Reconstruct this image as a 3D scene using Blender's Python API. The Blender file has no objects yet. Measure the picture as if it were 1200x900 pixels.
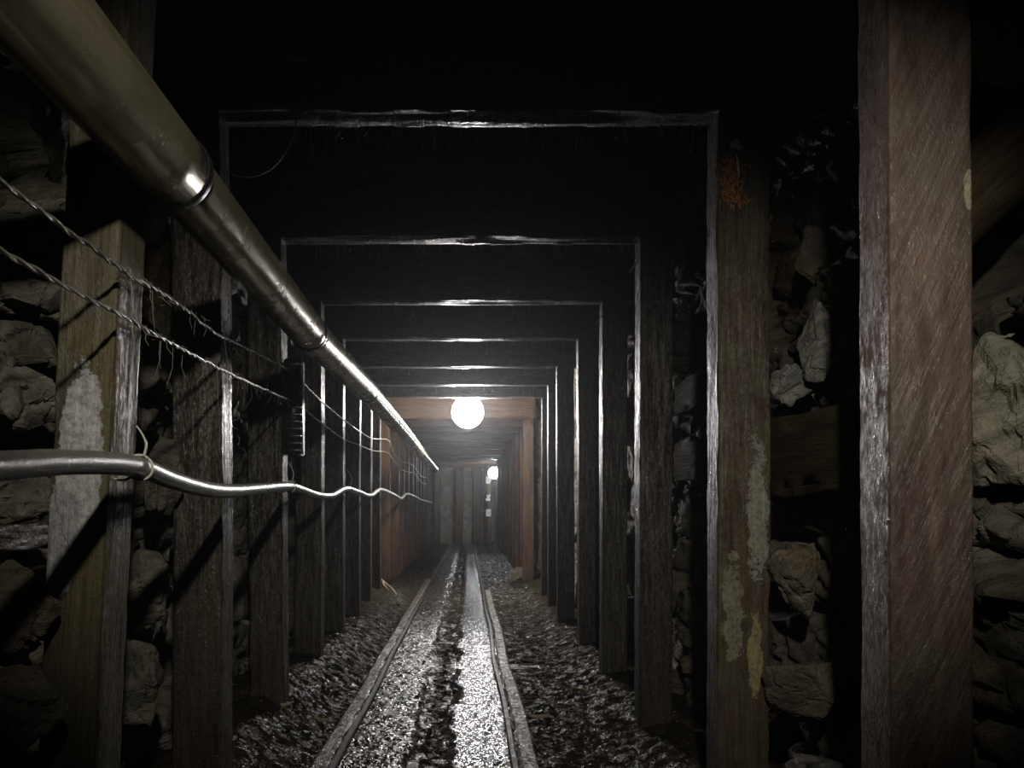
import bpy, bmesh, math, random
from mathutils import Vector, Matrix, Quaternion, noise
R = random.Random(7)
SC = bpy.context.scene
COL = SC.collection
V = Vector
H = 0.87            # height of the camera above the track
F = 900.0           # focal length in pixels of the 1200 wide frame
VX, VY = 548.0, 597.0

def P(px, py, y):
    return V(((px - VX) * y / F, y, H - (py - VY) * y / F))

# ------------------------------------------------------------------ linking
def tag(o, label, cat, group=None, kind=None):
    o['label'] = label
    o['category'] = cat
    if group: o['group'] = group
    if kind: o['kind'] = kind
    return o

def link(name, me, mat=None, parent=None, smooth=True):
    if isinstance(me, bmesh.types.BMesh):
        bm = me
        me = bpy.data.meshes.new(name)
        bm.to_mesh(me); bm.free()
    if mat: me.materials.append(mat)
    if smooth:
        for p in me.polygons: p.use_smooth = True
    o = bpy.data.objects.new(name, me)
    COL.objects.link(o)
    if parent: o.parent = parent
    return o

def empty(name, loc):
    o = bpy.data.objects.new(name, None)
    o.empty_display_size = 0.1
    o.location = loc
    COL.objects.link(o)
    return o

# ------------------------------------------------------------------ materials
class NT:
    def __init__(self, name):
        self.m = bpy.data.materials.new(name); self.m.use_nodes = True
        self.t = self.m.node_tree; self.n = self.t.nodes; self.l = self.t.links
        self.b = self.n['Principled BSDF']
    def add(self, typ, **kw):
        nd = self.n.new(typ)
        for k, v in kw.items():
            if k in nd.inputs.keys(): nd.inputs[k].default_value = v
            else: setattr(nd, k, v)
        return nd
    def ln(self, a, b): self.l.new(a, b)
    def coord(self, scale=(1, 1, 1), rot=(0, 0, 0), rand=True):
        tc = self.add('ShaderNodeTexCoord')
        src = tc.outputs['Object']
        if rand:
            oi = self.add('ShaderNodeObjectInfo')
            mu = self.add('ShaderNodeMath', operation='MULTIPLY'); mu.inputs[1].default_value = 37.0
            self.ln(oi.outputs['Random'], mu.inputs[0])
            ad = self.add('ShaderNodeVectorMath', operation='ADD')
            self.ln(src, ad.inputs[0]); self.ln(mu.outputs[0], ad.inputs[1])
            src = ad.outputs[0]
        if any(rot):
            m0 = self.add('ShaderNodeMapping'); m0.inputs['Rotation'].default_value = rot
            self.ln(src, m0.inputs['Vector']); src = m0.outputs[0]
        mp = self.add('ShaderNodeMapping')
        mp.inputs['Scale'].default_value = scale
        self.ln(src, mp.inputs['Vector'])
        return mp.outputs[0]
    def noise(self, vec, scale, detail=6, rough=0.6, dist=0.0):
        nd = self.add('ShaderNodeTexNoise')
        nd.inputs['Scale'].default_value = scale; nd.inputs['Detail'].default_value = detail
        nd.inputs['Roughness'].default_value = rough; nd.inputs['Distortion'].default_value = dist
        self.ln(vec, nd.inputs['Vector'])
        return nd.outputs['Fac']
    def ramp(self, fac, stops, interp='LINEAR'):
        nd = self.add('ShaderNodeValToRGB')
        e = nd.color_ramp.elements
        nd.color_ramp.interpolation = interp
        while len(e) < len(stops): e.new(0.5)
        for el, (p, c) in zip(e, stops):
            el.position = p
            if not hasattr(c, '__len__'): c = (c, c, c)
            el.color = (c[0], c[1], c[2], 1)
        self.ln(fac, nd.inputs[0])
        return nd.outputs[0]
    def mix(self, fac, a, b, blend='MIX'):
        nd = self.add('ShaderNodeMix', data_type='RGBA', blend_type=blend)
        if isinstance(fac, float): nd.inputs[0].default_value = fac
        else: self.ln(fac, nd.inputs[0])
        for k, v in ((6, a), (7, b)):
            if isinstance(v, tuple): nd.inputs[k].default_value = (v[0], v[1], v[2], 1)
            else: self.ln(v, nd.inputs[k])
        return nd.outputs[2]
    def math(self, op, a, b=0.0, clamp=False):
        nd = self.add('ShaderNodeMath', operation=op, use_clamp=clamp)
        for k, v in ((0, a), (1, b)):
            if isinstance(v, (int, float)): nd.inputs[k].default_value = v
            else: self.ln(v, nd.inputs[k])
        return nd.outputs[0]
    def bump(self, h, strength, dist, prev=None):
        nd = self.add('ShaderNodeBump')
        nd.inputs['Strength'].default_value = strength; nd.inputs['Distance'].default_value = dist
        self.ln(h, nd.inputs['Height'])
        if prev is not None: self.ln(prev, nd.inputs['Normal'])
        return nd.outputs[0]
    def setp(self, **kw):
        for k, v in kw.items():
            k = k.replace('_', ' ')
            s = self.b.inputs[k]
            if isinstance(v, (int, float)): s.default_value = v
            elif isinstance(v, tuple): s.default_value = (v[0], v[1], v[2], 1)
            else: self.ln(v, s)
        return self.m

def wood(name, c0, c1, c2, rough=(0.28, 0.5), patches=(), grain_rot=(0, 0, 0), grain_bump=0.9, moss=0.5, grain=(130, 130, 7.0), spec=0.5):
    """Wet, dirty mine timber: grain along local Z, blotches of moss, optional mould patches
    given as (centre, radii, colour) in the timber's own coordinates."""
    n = NT(name)
    g = n.coord((9, 9, 0.9))
    gf = n.noise(g, 3.0, 8, 0.65, 0.6)
    fine = n.noise(n.coord(grain, grain_rot), 1.0, 6, 0.7, 0.3)
    blot = n.noise(n.coord((1, 1, 1)), 7.0, 6, 0.65)
    col = n.ramp(gf, [(0.3, c0), (0.7, c1)])
    col = n.mix(n.math('MULTIPLY', n.ramp(blot, [(0.48, 0.0), (0.68, 1.0)]), moss), col, c2)
    col = n.mix(0.65, col, n.ramp(fine, [(0.3, 0.25), (0.62, 1.0)]), 'MULTIPLY')
    h = n.math('ADD', fine, n.math('MULTIPLY', n.noise(n.coord((1, 1, 0.6)), 210, 3, 0.7), 0.7))
    rg = n.ramp(n.noise(n.coord((20, 20, 4)), 1.5, 4), [(0.35, rough[0]), (0.65, rough[1])])
    if patches:
        tc = n.add('ShaderNodeTexCoord')
        wob = n.noise(tc.outputs['Object'], 22, 6, 0.7)
        mic = n.noise(tc.outputs['Object'], 90, 4, 0.7)
        for (c, r, pc, thr) in patches:
            mp = n.add('ShaderNodeMapping', vector_type='POINT')
            mp.inputs['Location'].default_value = tuple(-a / b for a, b in zip(c, r))
            mp.inputs['Scale'].default_value = tuple(1 / b for b in r)
            n.ln(tc.outputs['Object'], mp.inputs['Vector'])
            ln = n.add('ShaderNodeVectorMath', operation='LENGTH'); n.ln(mp.outputs[0], ln.inputs[0])
            d = n.math('ADD', ln.outputs['Value'], n.math('MULTIPLY', n.math('SUBTRACT', wob, 0.5), thr))
            d = n.math('ADD', d, n.math('MULTIPLY', n.math('SUBTRACT', mic, 0.5), thr * 0.5))
            msk = n.ramp(d, [(0.86, 1.0), (0.94, 0.0)])
            pcol = n.mix(0.5, n.mix(n.ramp(mic, [(0.35, 0.0), (0.6, 1.0)]), tuple(x * 0.5 for x in pc), pc), n.ramp(fine, [(0.3, 0.35), (0.6, 1.0)]), 'MULTIPLY')
            col = n.mix(msk, col, pcol)
            rg = n.mix(msk, rg, (0.75, 0.75, 0.75))
            h = n.math('ADD', h, n.math('MULTIPLY', msk, 0.4))
    nb = n.bump(h, grain_bump, 0.0042)
    st = n.noise(n.coord((grain[0] * 0.55, grain[1] * 0.55, grain[2] * 0.8), grain_rot), 1.0, 5, 0.75, 0.5)
    st = n.math('ADD', n.math('MULTIPLY', st, 0.6), n.math('MULTIPLY', n.noise(n.coord((1, 1, 0.5)), 130, 3, 0.7), 0.4))
    sm = n.ramp(st, [(0.42, 0.03 * spec), (0.60, spec)])
    rg = n.mix(n.ramp(st, [(0.42, 1.0), (0.56, 0.0)]), rg, (0.8, 0.8, 0.8))
    n.setp(Base_Color=col, Roughness=rg, Normal=nb, Specular_IOR_Level=sm)
    return n.m

def rock(name, cols, rough=(0.6, 0.9), scale=1.0, yellow=0.5):
    n = NT(name)
    c = n.coord((1, 1, 1))
    lay = n.coord((6, 6, 22), (0.5, 0.25, 0))
    a = n.noise(c, 5 * scale, 8, 0.65, 0.4)
    b = n.noise(lay, 1.6 * scale, 6, 0.7, 0.8)
    y = n.noise(c, 3.3 * scale, 5, 0.6)
    col = n.ramp(a, [(0.25, cols[0]), (0.5, cols[1]), (0.75, cols[2])])
    col = n.mix(n.math('MULTIPLY', n.ramp(y, [(0.5, 0.0), (0.66, 1.0)]), yellow), col, (0.12, 0.07, 0.018))
    col = n.mix(0.7, col, n.ramp(b, [(0.3, 0.3), (0.62, 1.0)]), 'MULTIPLY')
    h = n.math('ADD', b, n.math('MULTIPLY', n.noise(c, 40 * scale, 6, 0.7), 0.6))
    nb = n.bump(h, 1.0, 0.02)
    rg = n.ramp(n.noise(c, 14, 4), [(0.35, rough[0]), (0.65, rough[1])])
    n.setp(Base_Color=col, Roughness=rg, Normal=nb, Specular_IOR_Level=0.25)
    return n.m

def plain(name, col, rough=0.5, metal=0.0, bump=0.0, bscale=80.0, var=0.3, spec=0.5):
    n = NT(name)
    c = n.coord((1, 1, 1))
    f = n.noise(c, bscale * 0.25, 5, 0.6)
    cc = n.mix(f, tuple(x * (1 - var) for x in col), tuple(min(1, x * (1 + var)) for x in col))
    n.setp(Base_Color=cc, Roughness=n.ramp(n.noise(c, bscale * 0.4, 4), [(0.3, rough * 0.75), (0.7, min(1, rough * 1.3))]), Metallic=metal, Specular_IOR_Level=spec)
    if bump: n.setp(Normal=n.bump(n.noise(c, bscale, 4, 0.6), bump, 0.004))
    return n.m

def emit(name, col, strength):
    n = NT(name)
    n.setp(Base_Color=(0.8, 0.8, 0.8), Roughness=0.4, Emission_Color=col, Emission_Strength=strength)
    return n.m

M_WOOD = wood('wet_dark_timber', (0.010, 0.008, 0.006), (0.038, 0.029, 0.020), (0.034, 0.032, 0.018), rough=(0.2, 0.36), moss=0.4, spec=0.8)
M_WOODR = wood('wet_lamplit_timber', (0.012, 0.007, 0.004), (0.075, 0.040, 0.019), (0.045, 0.034, 0.018), rough=(0.3, 0.5), moss=0.4, spec=0.35)  # dark timber copied in a warmer, lighter tone that stands for lamplight
M_WOODL = wood('mouldy_left_timber', (0.035, 0.030, 0.020), (0.095, 0.085, 0.055), (0.085, 0.062, 0.022), rough=(0.34, 0.55), moss=0.6, spec=0.4,
               patches=[((0.0, -0.05, 0.965), (0.040, 0.05, 0.165), (0.34, 0.34, 0.35), 0.9),
                        ((-0.025, -0.05, 0.84), (0.035, 0.05, 0.10), (0.27, 0.27, 0.28), 0.9)])
M_WOODN = wood('scored_right_timber', (0.05, 0.034, 0.028), (0.155, 0.108, 0.09), (0.13, 0.12, 0.10), rough=(0.2, 0.36), moss=0.6, spec=0.6,
               grain_rot=(0, math.radians(-24), 0), grain=(110, 110, 6),
               patches=[((0.062, -0.05, 1.40), (0.012, 0.05, 0.035), (0.34, 0.33, 0.24), 1.2)])
M_WOODA = wood('spotted_right_timber', (0.025, 0.02, 0.013), (0.085, 0.062, 0.04), (0.10, 0.10, 0.07), rough=(0.2, 0.4), moss=0.6,
               patches=[((0.035, -0.05, 0.88), (0.03, 0.05, 0.20), (0.20, 0.20, 0.17), 2.4),
                        ((0.03, -0.05, 0.50), (0.022, 0.05, 0.12), (0.22, 0.19, 0.10), 1.8),
                        ((-0.03, -0.05, 0.62), (0.03, 0.05, 0.16), (0.17, 0.16, 0.12), 2.6)])
M_ROCKL = rock('left_rock', ((0.04, 0.038, 0.032), (0.13, 0.122, 0.10), (0.24, 0.23, 0.19)), yellow=0.55)
M_ROCKR = rock('right_rock', ((0.03, 0.028, 0.024), (0.11, 0.10, 0.08), (0.22, 0.20, 0.16)), yellow=0.5)
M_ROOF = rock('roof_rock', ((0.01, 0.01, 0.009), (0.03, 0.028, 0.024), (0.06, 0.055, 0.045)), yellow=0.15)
M_PALE = rock('pale_slab_rock', ((0.14, 0.13, 0.10), (0.26, 0.25, 0.20), (0.38, 0.36, 0.30)), yellow=0.25, rough=(0.5, 0.8))
M_SLATE = rock('grey_slate_rock', ((0.08, 0.08, 0.075), (0.2, 0.2, 0.19), (0.34, 0.33, 0.30)), yellow=0.3, rough=(0.5, 0.8))
M_HOSE = plain('grey_hose_rubber', (0.18, 0.18, 0.17), 0.34, 0.35, 0.25, 160)
M_WIRE = plain('dirty_wire', (0.17, 0.16, 0.13), 0.32, 0.5, 0.5, 220)
M_BLACK = plain('black_plastic', (0.012, 0.012, 0.012), 0.3, 0.0, 0.3, 120)
M_TIE = plain('pale_cable_tie', (0.32, 0.31, 0.28), 0.4)
M_RAIL = plain('rusty_rail_steel', (0.012, 0.009, 0.007), 0.55, 0.0, 0.5, 120, spec=0.25)
M_STONE = plain('wet_stone', (0.016, 0.014, 0.010), 0.3, 0.0, 0.6, 90, spec=0.10)
M_SPLINT = plain('pale_splintered_wood', (0.24, 0.20, 0.14), 0.35, 0.0, 0.5, 120)
M_FUNGUS = plain('orange_fungus', (0.34, 0.14, 0.06), 0.7)
M_MOULD = plain('white_mould', (0.55, 0.53, 0.46), 0.7)
M_HAIR = plain('grey_strand', (0.16, 0.15, 0.13), 0.6)
M_PAPER = plain('white_sheet', (0.30, 0.30, 0.31), 0.7, var=0.08, spec=0.2)
M_INK = plain('grey_ink', (0.16, 0.16, 0.17), 0.6)
M_RED = plain('faded_red_plastic', (0.35, 0.10, 0.06), 0.5)
M_SOCKET = plain('grey_socket', (0.10, 0.10, 0.10), 0.4)
LAMP1 = 300.0
LAMP2 = 150.0
M_LAMP1 = emit('mid_lamp_glare', (1.0, 0.95, 0.93), LAMP1)  # emission fills the whole glare disc, not just the bulb
M_LAMP2 = emit('far_lamp_glare', (0.93, 0.97, 1.0), LAMP2)

def pipe_mat():
    n = NT('galvanised_duct')
    ring = n.noise(n.coord((6, 130, 6), rand=False), 1.0, 4, 0.7)
    bl = n.noise(n.coord((1, 1, 1)), 9, 5, 0.6)
    scr = n.noise(n.coord((40, 4, 40)), 1.0, 5, 0.7, 1.0)
    col = n.ramp(bl, [(0.3, (0.24, 0.215, 0.12)), (0.7, (0.44, 0.41, 0.30))])
    col = n.mix(0.35, col, n.ramp(scr, [(0.35, 0.4), (0.6, 1.0)]), 'MULTIPLY')
    rg = n.ramp(bl, [(0.3, 0.33), (0.7, 0.21)])
    nb = n.bump(n.math('ADD', n.math('MULTIPLY', ring, 0.6), n.math('MULTIPLY', scr, 0.4)), 0.24, 0.004)
    n.setp(Base_Color=col, Roughness=rg, Metallic=0.75, Normal=nb)
    return n.m
M_PIPE = pipe_mat()

def floor_mat():
    """Mud floor.  Track bed: wet film of fines beside the right rail, gravelly left half,
    a mud trench between, rougher muck outside the rails."""
    n = NT('wet_mud_floor')
    tc = n.add('ShaderNodeTexCoord')
    sx = n.add('ShaderNodeSeparateXYZ'); n.ln(tc.outputs['Object'], sx.inputs[0])
    o = tc.outputs['Object']
    wob = n.math('MULTIPLY', n.math('SUBTRACT', n.noise(o, 9, 5, 0.7), 0.5), 0.26)
    x = n.math('ADD', sx.outputs['X'], wob)
    def band(a, b, s=0.03):
        nd = n.add('ShaderNodeMapRange', interpolation_type='SMOOTHSTEP'); nd.inputs[1].default_value = a - s; nd.inputs[2].default_value = a + s
        n.ln(x, nd.inputs[0])
        n2 = n.add('ShaderNodeMapRange', interpolation_type='SMOOTHSTEP'); n2.inputs[1].default_value = b - s; n2.inputs[2].default_value = b + s
        n.ln(x, n2.inputs[0])
        return n.math('SUBTRACT', nd.outputs[0], n2.outputs[0], True)
    wet = band(-0.07, 0.145)
    left = band(-0.44, -0.20)
    f1 = n.noise(o, 30, 7, 0.7)
    col = n.ramp(f1, [(0.3, (0.006, 0.005, 0.0035)), (0.7, (0.034, 0.027, 0.017))])
    side = n.ramp(n.noise(o, 26, 3), [(0.40, 0.2), (0.6, 0.6)])
    rg = n.mix(wet, side, n.ramp(n.noise(o, 30, 3), [(0.4, 0.10), (0.7, 0.2)]))
    rg = n.mix(left, rg, n.ramp(n.noise(o, 30, 3), [(0.4, 0.14), (0.65, 0.5)]))
    sp = n.mix(left, n.mix(wet, n.ramp(n.noise(o, 20, 4), [(0.45, 0.0), (0.68, 0.03)]), n.ramp(n.noise(o, 38, 4, 0.75), [(0.40, 0.03), (0.54, 0.8)])), n.ramp(n.noise(o, 26, 4), [(0.4, 0.1), (0.6, 0.8)]))
    vo = n.add('ShaderNodeTexVoronoi'); vo.inputs['Scale'].default_value = 55; n.ln(o, vo.inputs['Vector'])
    hh = n.math('ADD', n.noise(o, 62, 2, 0.5), n.math('MULTIPLY', vo.outputs['Distance'], 0.5))
    st = n.mix(wet, (0.9, 0.9, 0.9), (0.75, 0.75, 0.75))
    nd = n.add('ShaderNodeBump'); nd.inputs['Distance'].default_value = 0.008
    n.ln(hh, nd.inputs['Height']); n.ln(st, nd.inputs['Strength'])
    n.setp(Base_Color=col, Roughness=rg, Normal=nd.outputs[0], Specular_IOR_Level=sp)
    return n.m
M_FLOOR = floor_mat()

# ------------------------------------------------------------------ shapes
SIDE = [-1, -0.93, -0.8, -0.5, -0.2, 0.2, 0.5, 0.8, 0.93]
def section(w, d, r):
    pts = []
    for s in SIDE: pts.append((s * w / 2, -d / 2))
    for s in SIDE: pts.append((w / 2, s * d / 2))
    for s in SIDE: pts.append((-s * w / 2, d / 2))
    for s in SIDE: pts.append((-w / 2, -s * d / 2))
    out = []
    for x, y in pts:
        qx = max(abs(x) - (w / 2 - r), 0); qy = max(abs(y) - (d / 2 - r), 0)
        if qx > 0 and qy > 0:
            k = math.hypot(qx, qy); k = min(1, r / k)
            x = math.copysign(w / 2 - r + qx * k, x); y = math.copysign(d / 2 - r + qy * k, y)
        out.append((x, y))
    return out

def beam_bm(L, w, d, seed, rings=24, amp=0.003, r=0.006, bow=0.0, chips=0.004, taper=0.0):
    bm = bmesh.new()
    sec = section(w, d, r)
    so = V((seed * 3.1, seed * 7.7, seed * 1.3))
    prev = None
    first = None
    for i in range(rings + 1):
        t = i / rings; z = t * L
        ring = []
        ox = bow * math.sin(math.pi * t); k0 = 1 - taper * t
        for (x, y) in sec:
            q = V((x * 30, y * 30, z * 2.2)) + so
            k = 1 + noise.noise(q) * amp / (0.5 * min(w, d)) + noise.noise(V((x * 9, y * 9, z * 4)) + so) * amp * 1.2 / (0.5 * min(w, d))
            e = (abs(x) > w / 2 * 0.9) and (abs(y) > d / 2 * 0.9)
            if e: k -= max(0, noise.noise(V((x * 4, y * 4, z * 14)) + so)) * chips * 3 / (0.5 * min(w, d))
            zz = z
            if i in (0, rings): zz += noise.noise(q * 1.7) * amp * (0.5)
            ring.append(bm.verts.new((x * k * k0 + ox, y * k * k0, zz)))
        if prev:
            for j in range(len(ring)):
                a = (j + 1) % len(ring)
                bm.faces.new((prev[j], prev[a], ring[a], ring[j]))
        else: first = ring
        prev = ring
    bm.faces.new(list(reversed(first))); bm.faces.new(prev)
    return bm

def orient(o, p0, p1, xref):
    z = (p1 - p0).normalized()
    x = (xref - z * xref.dot(z)).normalized()
    y = z.cross(x)
    o.matrix_world = Matrix.Translation(p0) @ Matrix((x, y, z)).transposed().to_4x4()

def beam(name, p0, p1, w, d, mat, seed, xref=V((1, 0, 0)), parent=None, **kw):
    o = link(name, beam_bm((p1 - p0).length, w, d, seed, **kw), mat, parent)
    orient(o, p0, p1, xref)
    return o

def smooth_path(pts, step):
    pts = [V(p) for p in pts]
    out = []
    for i in range(len(pts) - 1):
        a = pts[max(i - 1, 0)]; b = pts[i]; c = pts[i + 1]; d = pts[min(i + 2, len(pts) - 1)]
        n = max(2, int((c - b).length / step))
        for k in range(n):
            t = k / n
            out.append(0.5 * ((2 * b) + (c - a) * t + (2 * a - 5 * b + 4 * c - d) * t * t + (3 * b - a - 3 * c + d) * t ** 3))
    out.append(pts[-1])
    return out

def frames(path):
    T = []
    for i in range(len(path)):
        a = path[max(i - 1, 0)]; b = path[min(i + 1, len(path) - 1)]
        T.append((b - a).normalized())
    n = T[0].orthogonal().normalized()
    out = []
    for t in T:
        n = (n - t * n.dot(t)).normalized()
        out.append((t, n.copy(), t.cross(n)))
    return out

def tube(bm, path, rad, seg=8, cap=True):
    fr = frames(path)
    prev = None; first = None
    for i, (p, (t, n, b)) in enumerate(zip(path, fr)):
        r = rad(i / (len(path) - 1)) if callable(rad) else rad
        ring = [bm.verts.new(p + (n * math.cos(2 * math.pi * k / seg) + b * math.sin(2 * math.pi * k / seg)) * r) for k in range(seg)]
        if prev:
            for k in range(seg):
                q = (k + 1) % seg
                bm.faces.new((prev[k], prev[q], ring[q], ring[k]))
        else: first = ring
        prev = ring
    if cap:
        bm.faces.new(list(reversed(first))); bm.faces.new(prev)
    return bm

def lathe(bm, prof, seg=24, c=V((0, 0, 0))):
    rings = []
    for (r, z) in prof:
        if r < 1e-6: rings.append([bm.verts.new(c + V((0, 0, z)))])
        else: rings.append([bm.verts.new(c + V((r * math.cos(2 * math.pi * k / seg), r * math.sin(2 * math.pi * k / seg), z))) for k in range(seg)])
    for a, b in zip(rings, rings[1:]):
        for k in range(seg):
            q = (k + 1) % seg
            if len(a) == 1 and len(b) == 1: continue
            if len(a) == 1: bm.faces.new((a[0], b[k], b[q]))
            elif len(b) == 1: bm.faces.new((a[k], b[0], a[q]))
            else: bm.faces.new((a[k], b[k], b[q], a[q]))
    return bm

def box(bm, lo, hi):
    vs = [bm.verts.new((x, y, z)) for x in (lo[0], hi[0]) for y in (lo[1], hi[1]) for z in (lo[2], hi[2])]
    for f in ((0, 1, 3, 2), (4, 6, 7, 5), (0, 4, 5, 1), (2, 3, 7, 6), (0, 2, 6, 4), (1, 5, 7, 3)):
        bm.faces.new([vs[i] for i in f])
    return bm

def stone_bm(sx, sy, sz, seed, n=16, sub=0, amp=0.0):
    r = random.Random(seed)
    bm = bmesh.new()
    for _ in range(n):
        while True:
            v = V((r.uniform(-1, 1), r.uniform(-1, 1), r.uniform(-1, 1)))
            if 0.6 < v.length < 1.15: break
        bm.verts.new((v.x * sx / 2, v.y * sy / 2, v.z * sz / 2))
    bmesh.ops.convex_hull(bm, input=bm.verts)
    bmesh.ops.delete(bm, geom=[v for v in bm.verts if not v.link_faces], context='VERTS')
    if sub:
        bmesh.ops.triangulate(bm, faces=bm.faces[:])
        bmesh.ops.bevel(bm, geom=bm.edges[:], offset=min(sx, sy, sz) * 0.035, segments=1, affect='EDGES')
        bmesh.ops.triangulate(bm, faces=bm.faces[:])
        for _ in range(sub):
            bmesh.ops.subdivide_edges(bm, edges=[e for e in bm.edges if e.calc_length() > 0.012], cuts=1, use_grid_fill=True)
            bmesh.ops.triangulate(bm, faces=bm.faces[:])
        for v in bm.verts:
            p = v.co * 9 + V((seed, seed * 2, 0))
            k = noise.noise(p) * amp + noise.noise(p * 3.1) * amp * 0.5
            lay = noise.noise(V((v.co.x * 8, v.co.y * 8, v.co.z * 55 + seed))) * amp * 0.6
            d, pt = noise.voronoi(V((v.co.x * 17 + v.co.z * 5 + seed, v.co.y * 17, v.co.z * 12 - v.co.x * 5)))
            fr = (hsh(pt[0], 4) - 0.6) * amp * 2.6 - max(0, 1 - (d[1] - d[0]) / 0.14) * amp * 1.3
            v.co += v.co.normalized() * (k + lay + fr)
    return bm

# ------------------------------------------------------------------ rock surfaces
def hsh(p, k):
    return noise.cell(V((p.x * 91.7 + k * 13.13, p.y * 57.3 + 3.3 * k, p.z * 77.1))) if False else (math.sin(p.x * 127.1 + p.y * 311.7 + p.z * 74.7 + k * 53.3) * 43758.5453) % 1.0

def rock_relief(a, b, seed, s1=(0.30, 0.17), s2=(0.10, 0.055)):
    """0 .. about 1 outward recess for a fractured rock face, a along, b up."""
    w = noise.noise(V((a * 3, b * 3, seed))) * 0.06
    w2 = noise.noise(V((a * 3, b * 3, seed + 9))) * 0.06
    out = 0.0
    for (s, amp, sd) in ((s1, 0.72, 0.0), (s2, 0.20, 5.0)):
        q = V(((a + w + b * 0.35) / s[0], (b + w2 - a * 0.2) / s[1], seed + sd))
        d, pts = noise.voronoi(q)
        c = pts[0]
        h = hsh(c, 1)
        tl = ((q.x - c.x) * (hsh(c, 2) - 0.5) + (q.y - c.y) * (hsh(c, 3) - 0.5)) * 0.9
        ck = max(0.0, 1 - (d[1] - d[0]) / 0.12)
        out += amp * (h + tl * 0.5 + ck * ck * 0.9)
    out += noise.noise(V((a * 30, b * 30, seed))) * 0.05
    return out

def grid_mesh(us, vs, fn):
    bm = bmesh.new()
    rows = [[bm.verts.new(fn(u, v)) for v in vs] for u in us]
    for i in range(len(us) - 1):
        for j in range(len(vs) - 1):
            bm.faces.new((rows[i][j], rows[i + 1][j], rows[i + 1][j + 1], rows[i][j + 1]))
    return bm

def lin(a, b, n): return [a + (b - a) * i / (n - 1) for i in range(n)]
def grow(a, b, s0, k):
    out = [a]
    while out[-1] < b: out.append(out[-1] + max(s0, k * out[-1]))
    return out
def interp(x, tab):
    if x <= tab[0][0]: return tab[0][1]
    for (a, p), (b, q) in zip(tab, tab[1:]):
        if x <= b: return p + (q - p) * (x - a) / (b - a)
    return tab[-1][1]
def sstep(a, b, x):
    t = min(1, max(0, (x - a) / (b - a))); return t * t * (3 - 2 * t)

WL = [(0.0, -0.70), (1.2, -0.755), (2.1, -0.85), (3.0, -0.91), (4.0, -0.93), (6.6, -1.0), (8.2, -1.03), (19.5, -1.08)]
WR = [(0.0, 0.86), (1.2, 0.86), (2.2, 0.865), (7.2, 0.90), (19.5, 0.88)]
def wall_left_fn(y, z):
    x = interp(y, WL)
    d = rock_relief(y, z, 3.0) * (0.13 if y < 4 else 0.10)
    # hollows behind the first post: under the short board and beside the cracked block
    d += 0.14 * math.exp(-((y - 1.22) / 0.10) ** 2 - ((z - 0.74) / 0.035) ** 2)
    d += 0.14 * math.exp(-((y - 1.15) / 0.20) ** 2 - ((z - 0.53) / 0.035) ** 2)
    d += 0.10 * math.exp(-((y - 1.75) / 0.06) ** 2 - ((z - 0.62) / 0.12) ** 2)
    return V((x - d, y, z))
def wall_right_fn(y, z):
    x = interp(y, WR)
    d = rock_relief(y, z, 11.0) * (0.15 if y < 4 else 0.08)
    d += 0.34 * sstep(1.22, 1.32, z) * sstep(1.72, 1.55, y) + 0.03 * sstep(2.6, 1.9, y)
    return V((x + d, y, z))
ys = grow(-1.2, 19.6, 0.016, 0.0042)
zs = lin(-0.15, 2.35, 150)
o = link('wall_left', grid_mesh(ys, zs, wall_left_fn), M_ROCKL)
tag(o, 'dark fractured rock face behind the left row of posts', 'wall', kind='structure')
o = link('wall_right', grid_mesh(ys, zs, wall_right_fn), M_ROCKR)
tag(o, 'dark fractured rock face behind the right row of posts', 'wall', kind='structure')
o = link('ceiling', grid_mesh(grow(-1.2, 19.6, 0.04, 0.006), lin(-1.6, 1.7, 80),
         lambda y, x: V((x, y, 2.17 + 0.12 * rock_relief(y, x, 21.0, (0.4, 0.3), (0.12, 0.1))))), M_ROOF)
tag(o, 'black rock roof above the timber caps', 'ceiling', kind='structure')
bm = grid_mesh(lin(-1.6, 1.7, 60), zs[::3], lambda x, z: V((x, 19.55 + 0.05 * rock_relief(x, z, 31.0), z)))
tag(link('wall_back', bm, M_ROCKL), 'dark end of the tunnel far behind the last frame', 'wall', kind='structure')
bm = grid_mesh(lin(-1.6, 1.7, 30), zs[::5], lambda x, z: V((x, -1.25 - 0.05 * rock_relief(x, z, 41.0), z)))
tag(link('wall_front', bm, M_ROOF), 'dark tunnel rock behind the viewpoint', 'wall', kind='structure')

RXL, RXR = -0.447, 0.158
def floor_z(x, y):
    n1 = noise.noise(V((x * 5, y * 5, 2)))
    n2 = noise.noise(V((x * 17, y * 17, 5)))
    n3 = noise.noise(V((x * 45, y * 45, 7)))
    tr = sstep(RXL - 0.03, RXL + 0.02, x) * sstep(RXR + 0.03, RXR - 0.02, x)
    z = (0.018 * n1 + 0.010 * n2 + 0.006 * n3) * (1 - tr) - 0.005
    trench = sstep(-0.235, -0.19, x + 0.05 * n1) * sstep(-0.04, -0.085, x + 0.04 * n1 + 0.03 * n2)
    right = sstep(-0.085, -0.04, x + 0.03 * n1)
    zt = -0.008 + (0.005 * n2 + 0.005 * n3) * (1 - 0.45 * right) - 0.040 * trench * (0.7 + 0.6 * n2) * (1 - math.exp(-((y - 4.34) / 0.13) ** 4))
    z = z * (1 - tr) + zt * tr
    z += 0.16 * sstep(-0.52, -0.80, x) * sstep(9.0, 3.0, y) + 0.10 * sstep(-0.55, -0.9, x) * math.exp(-((y - 7.4) / 1.0) ** 2)
    z += 0.07 * sstep(0.45, 0.8, x)
    return z
bm = grid_mesh(lin(-1.25, 1.3, 190), grow(-1.2, 19.6, 0.018, 0.004), lambda x, y: V((x, y, floor_z(x, y))))
for f in bm.faces: f.normal_update()
o = link('floor', bm, M_FLOOR)
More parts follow.
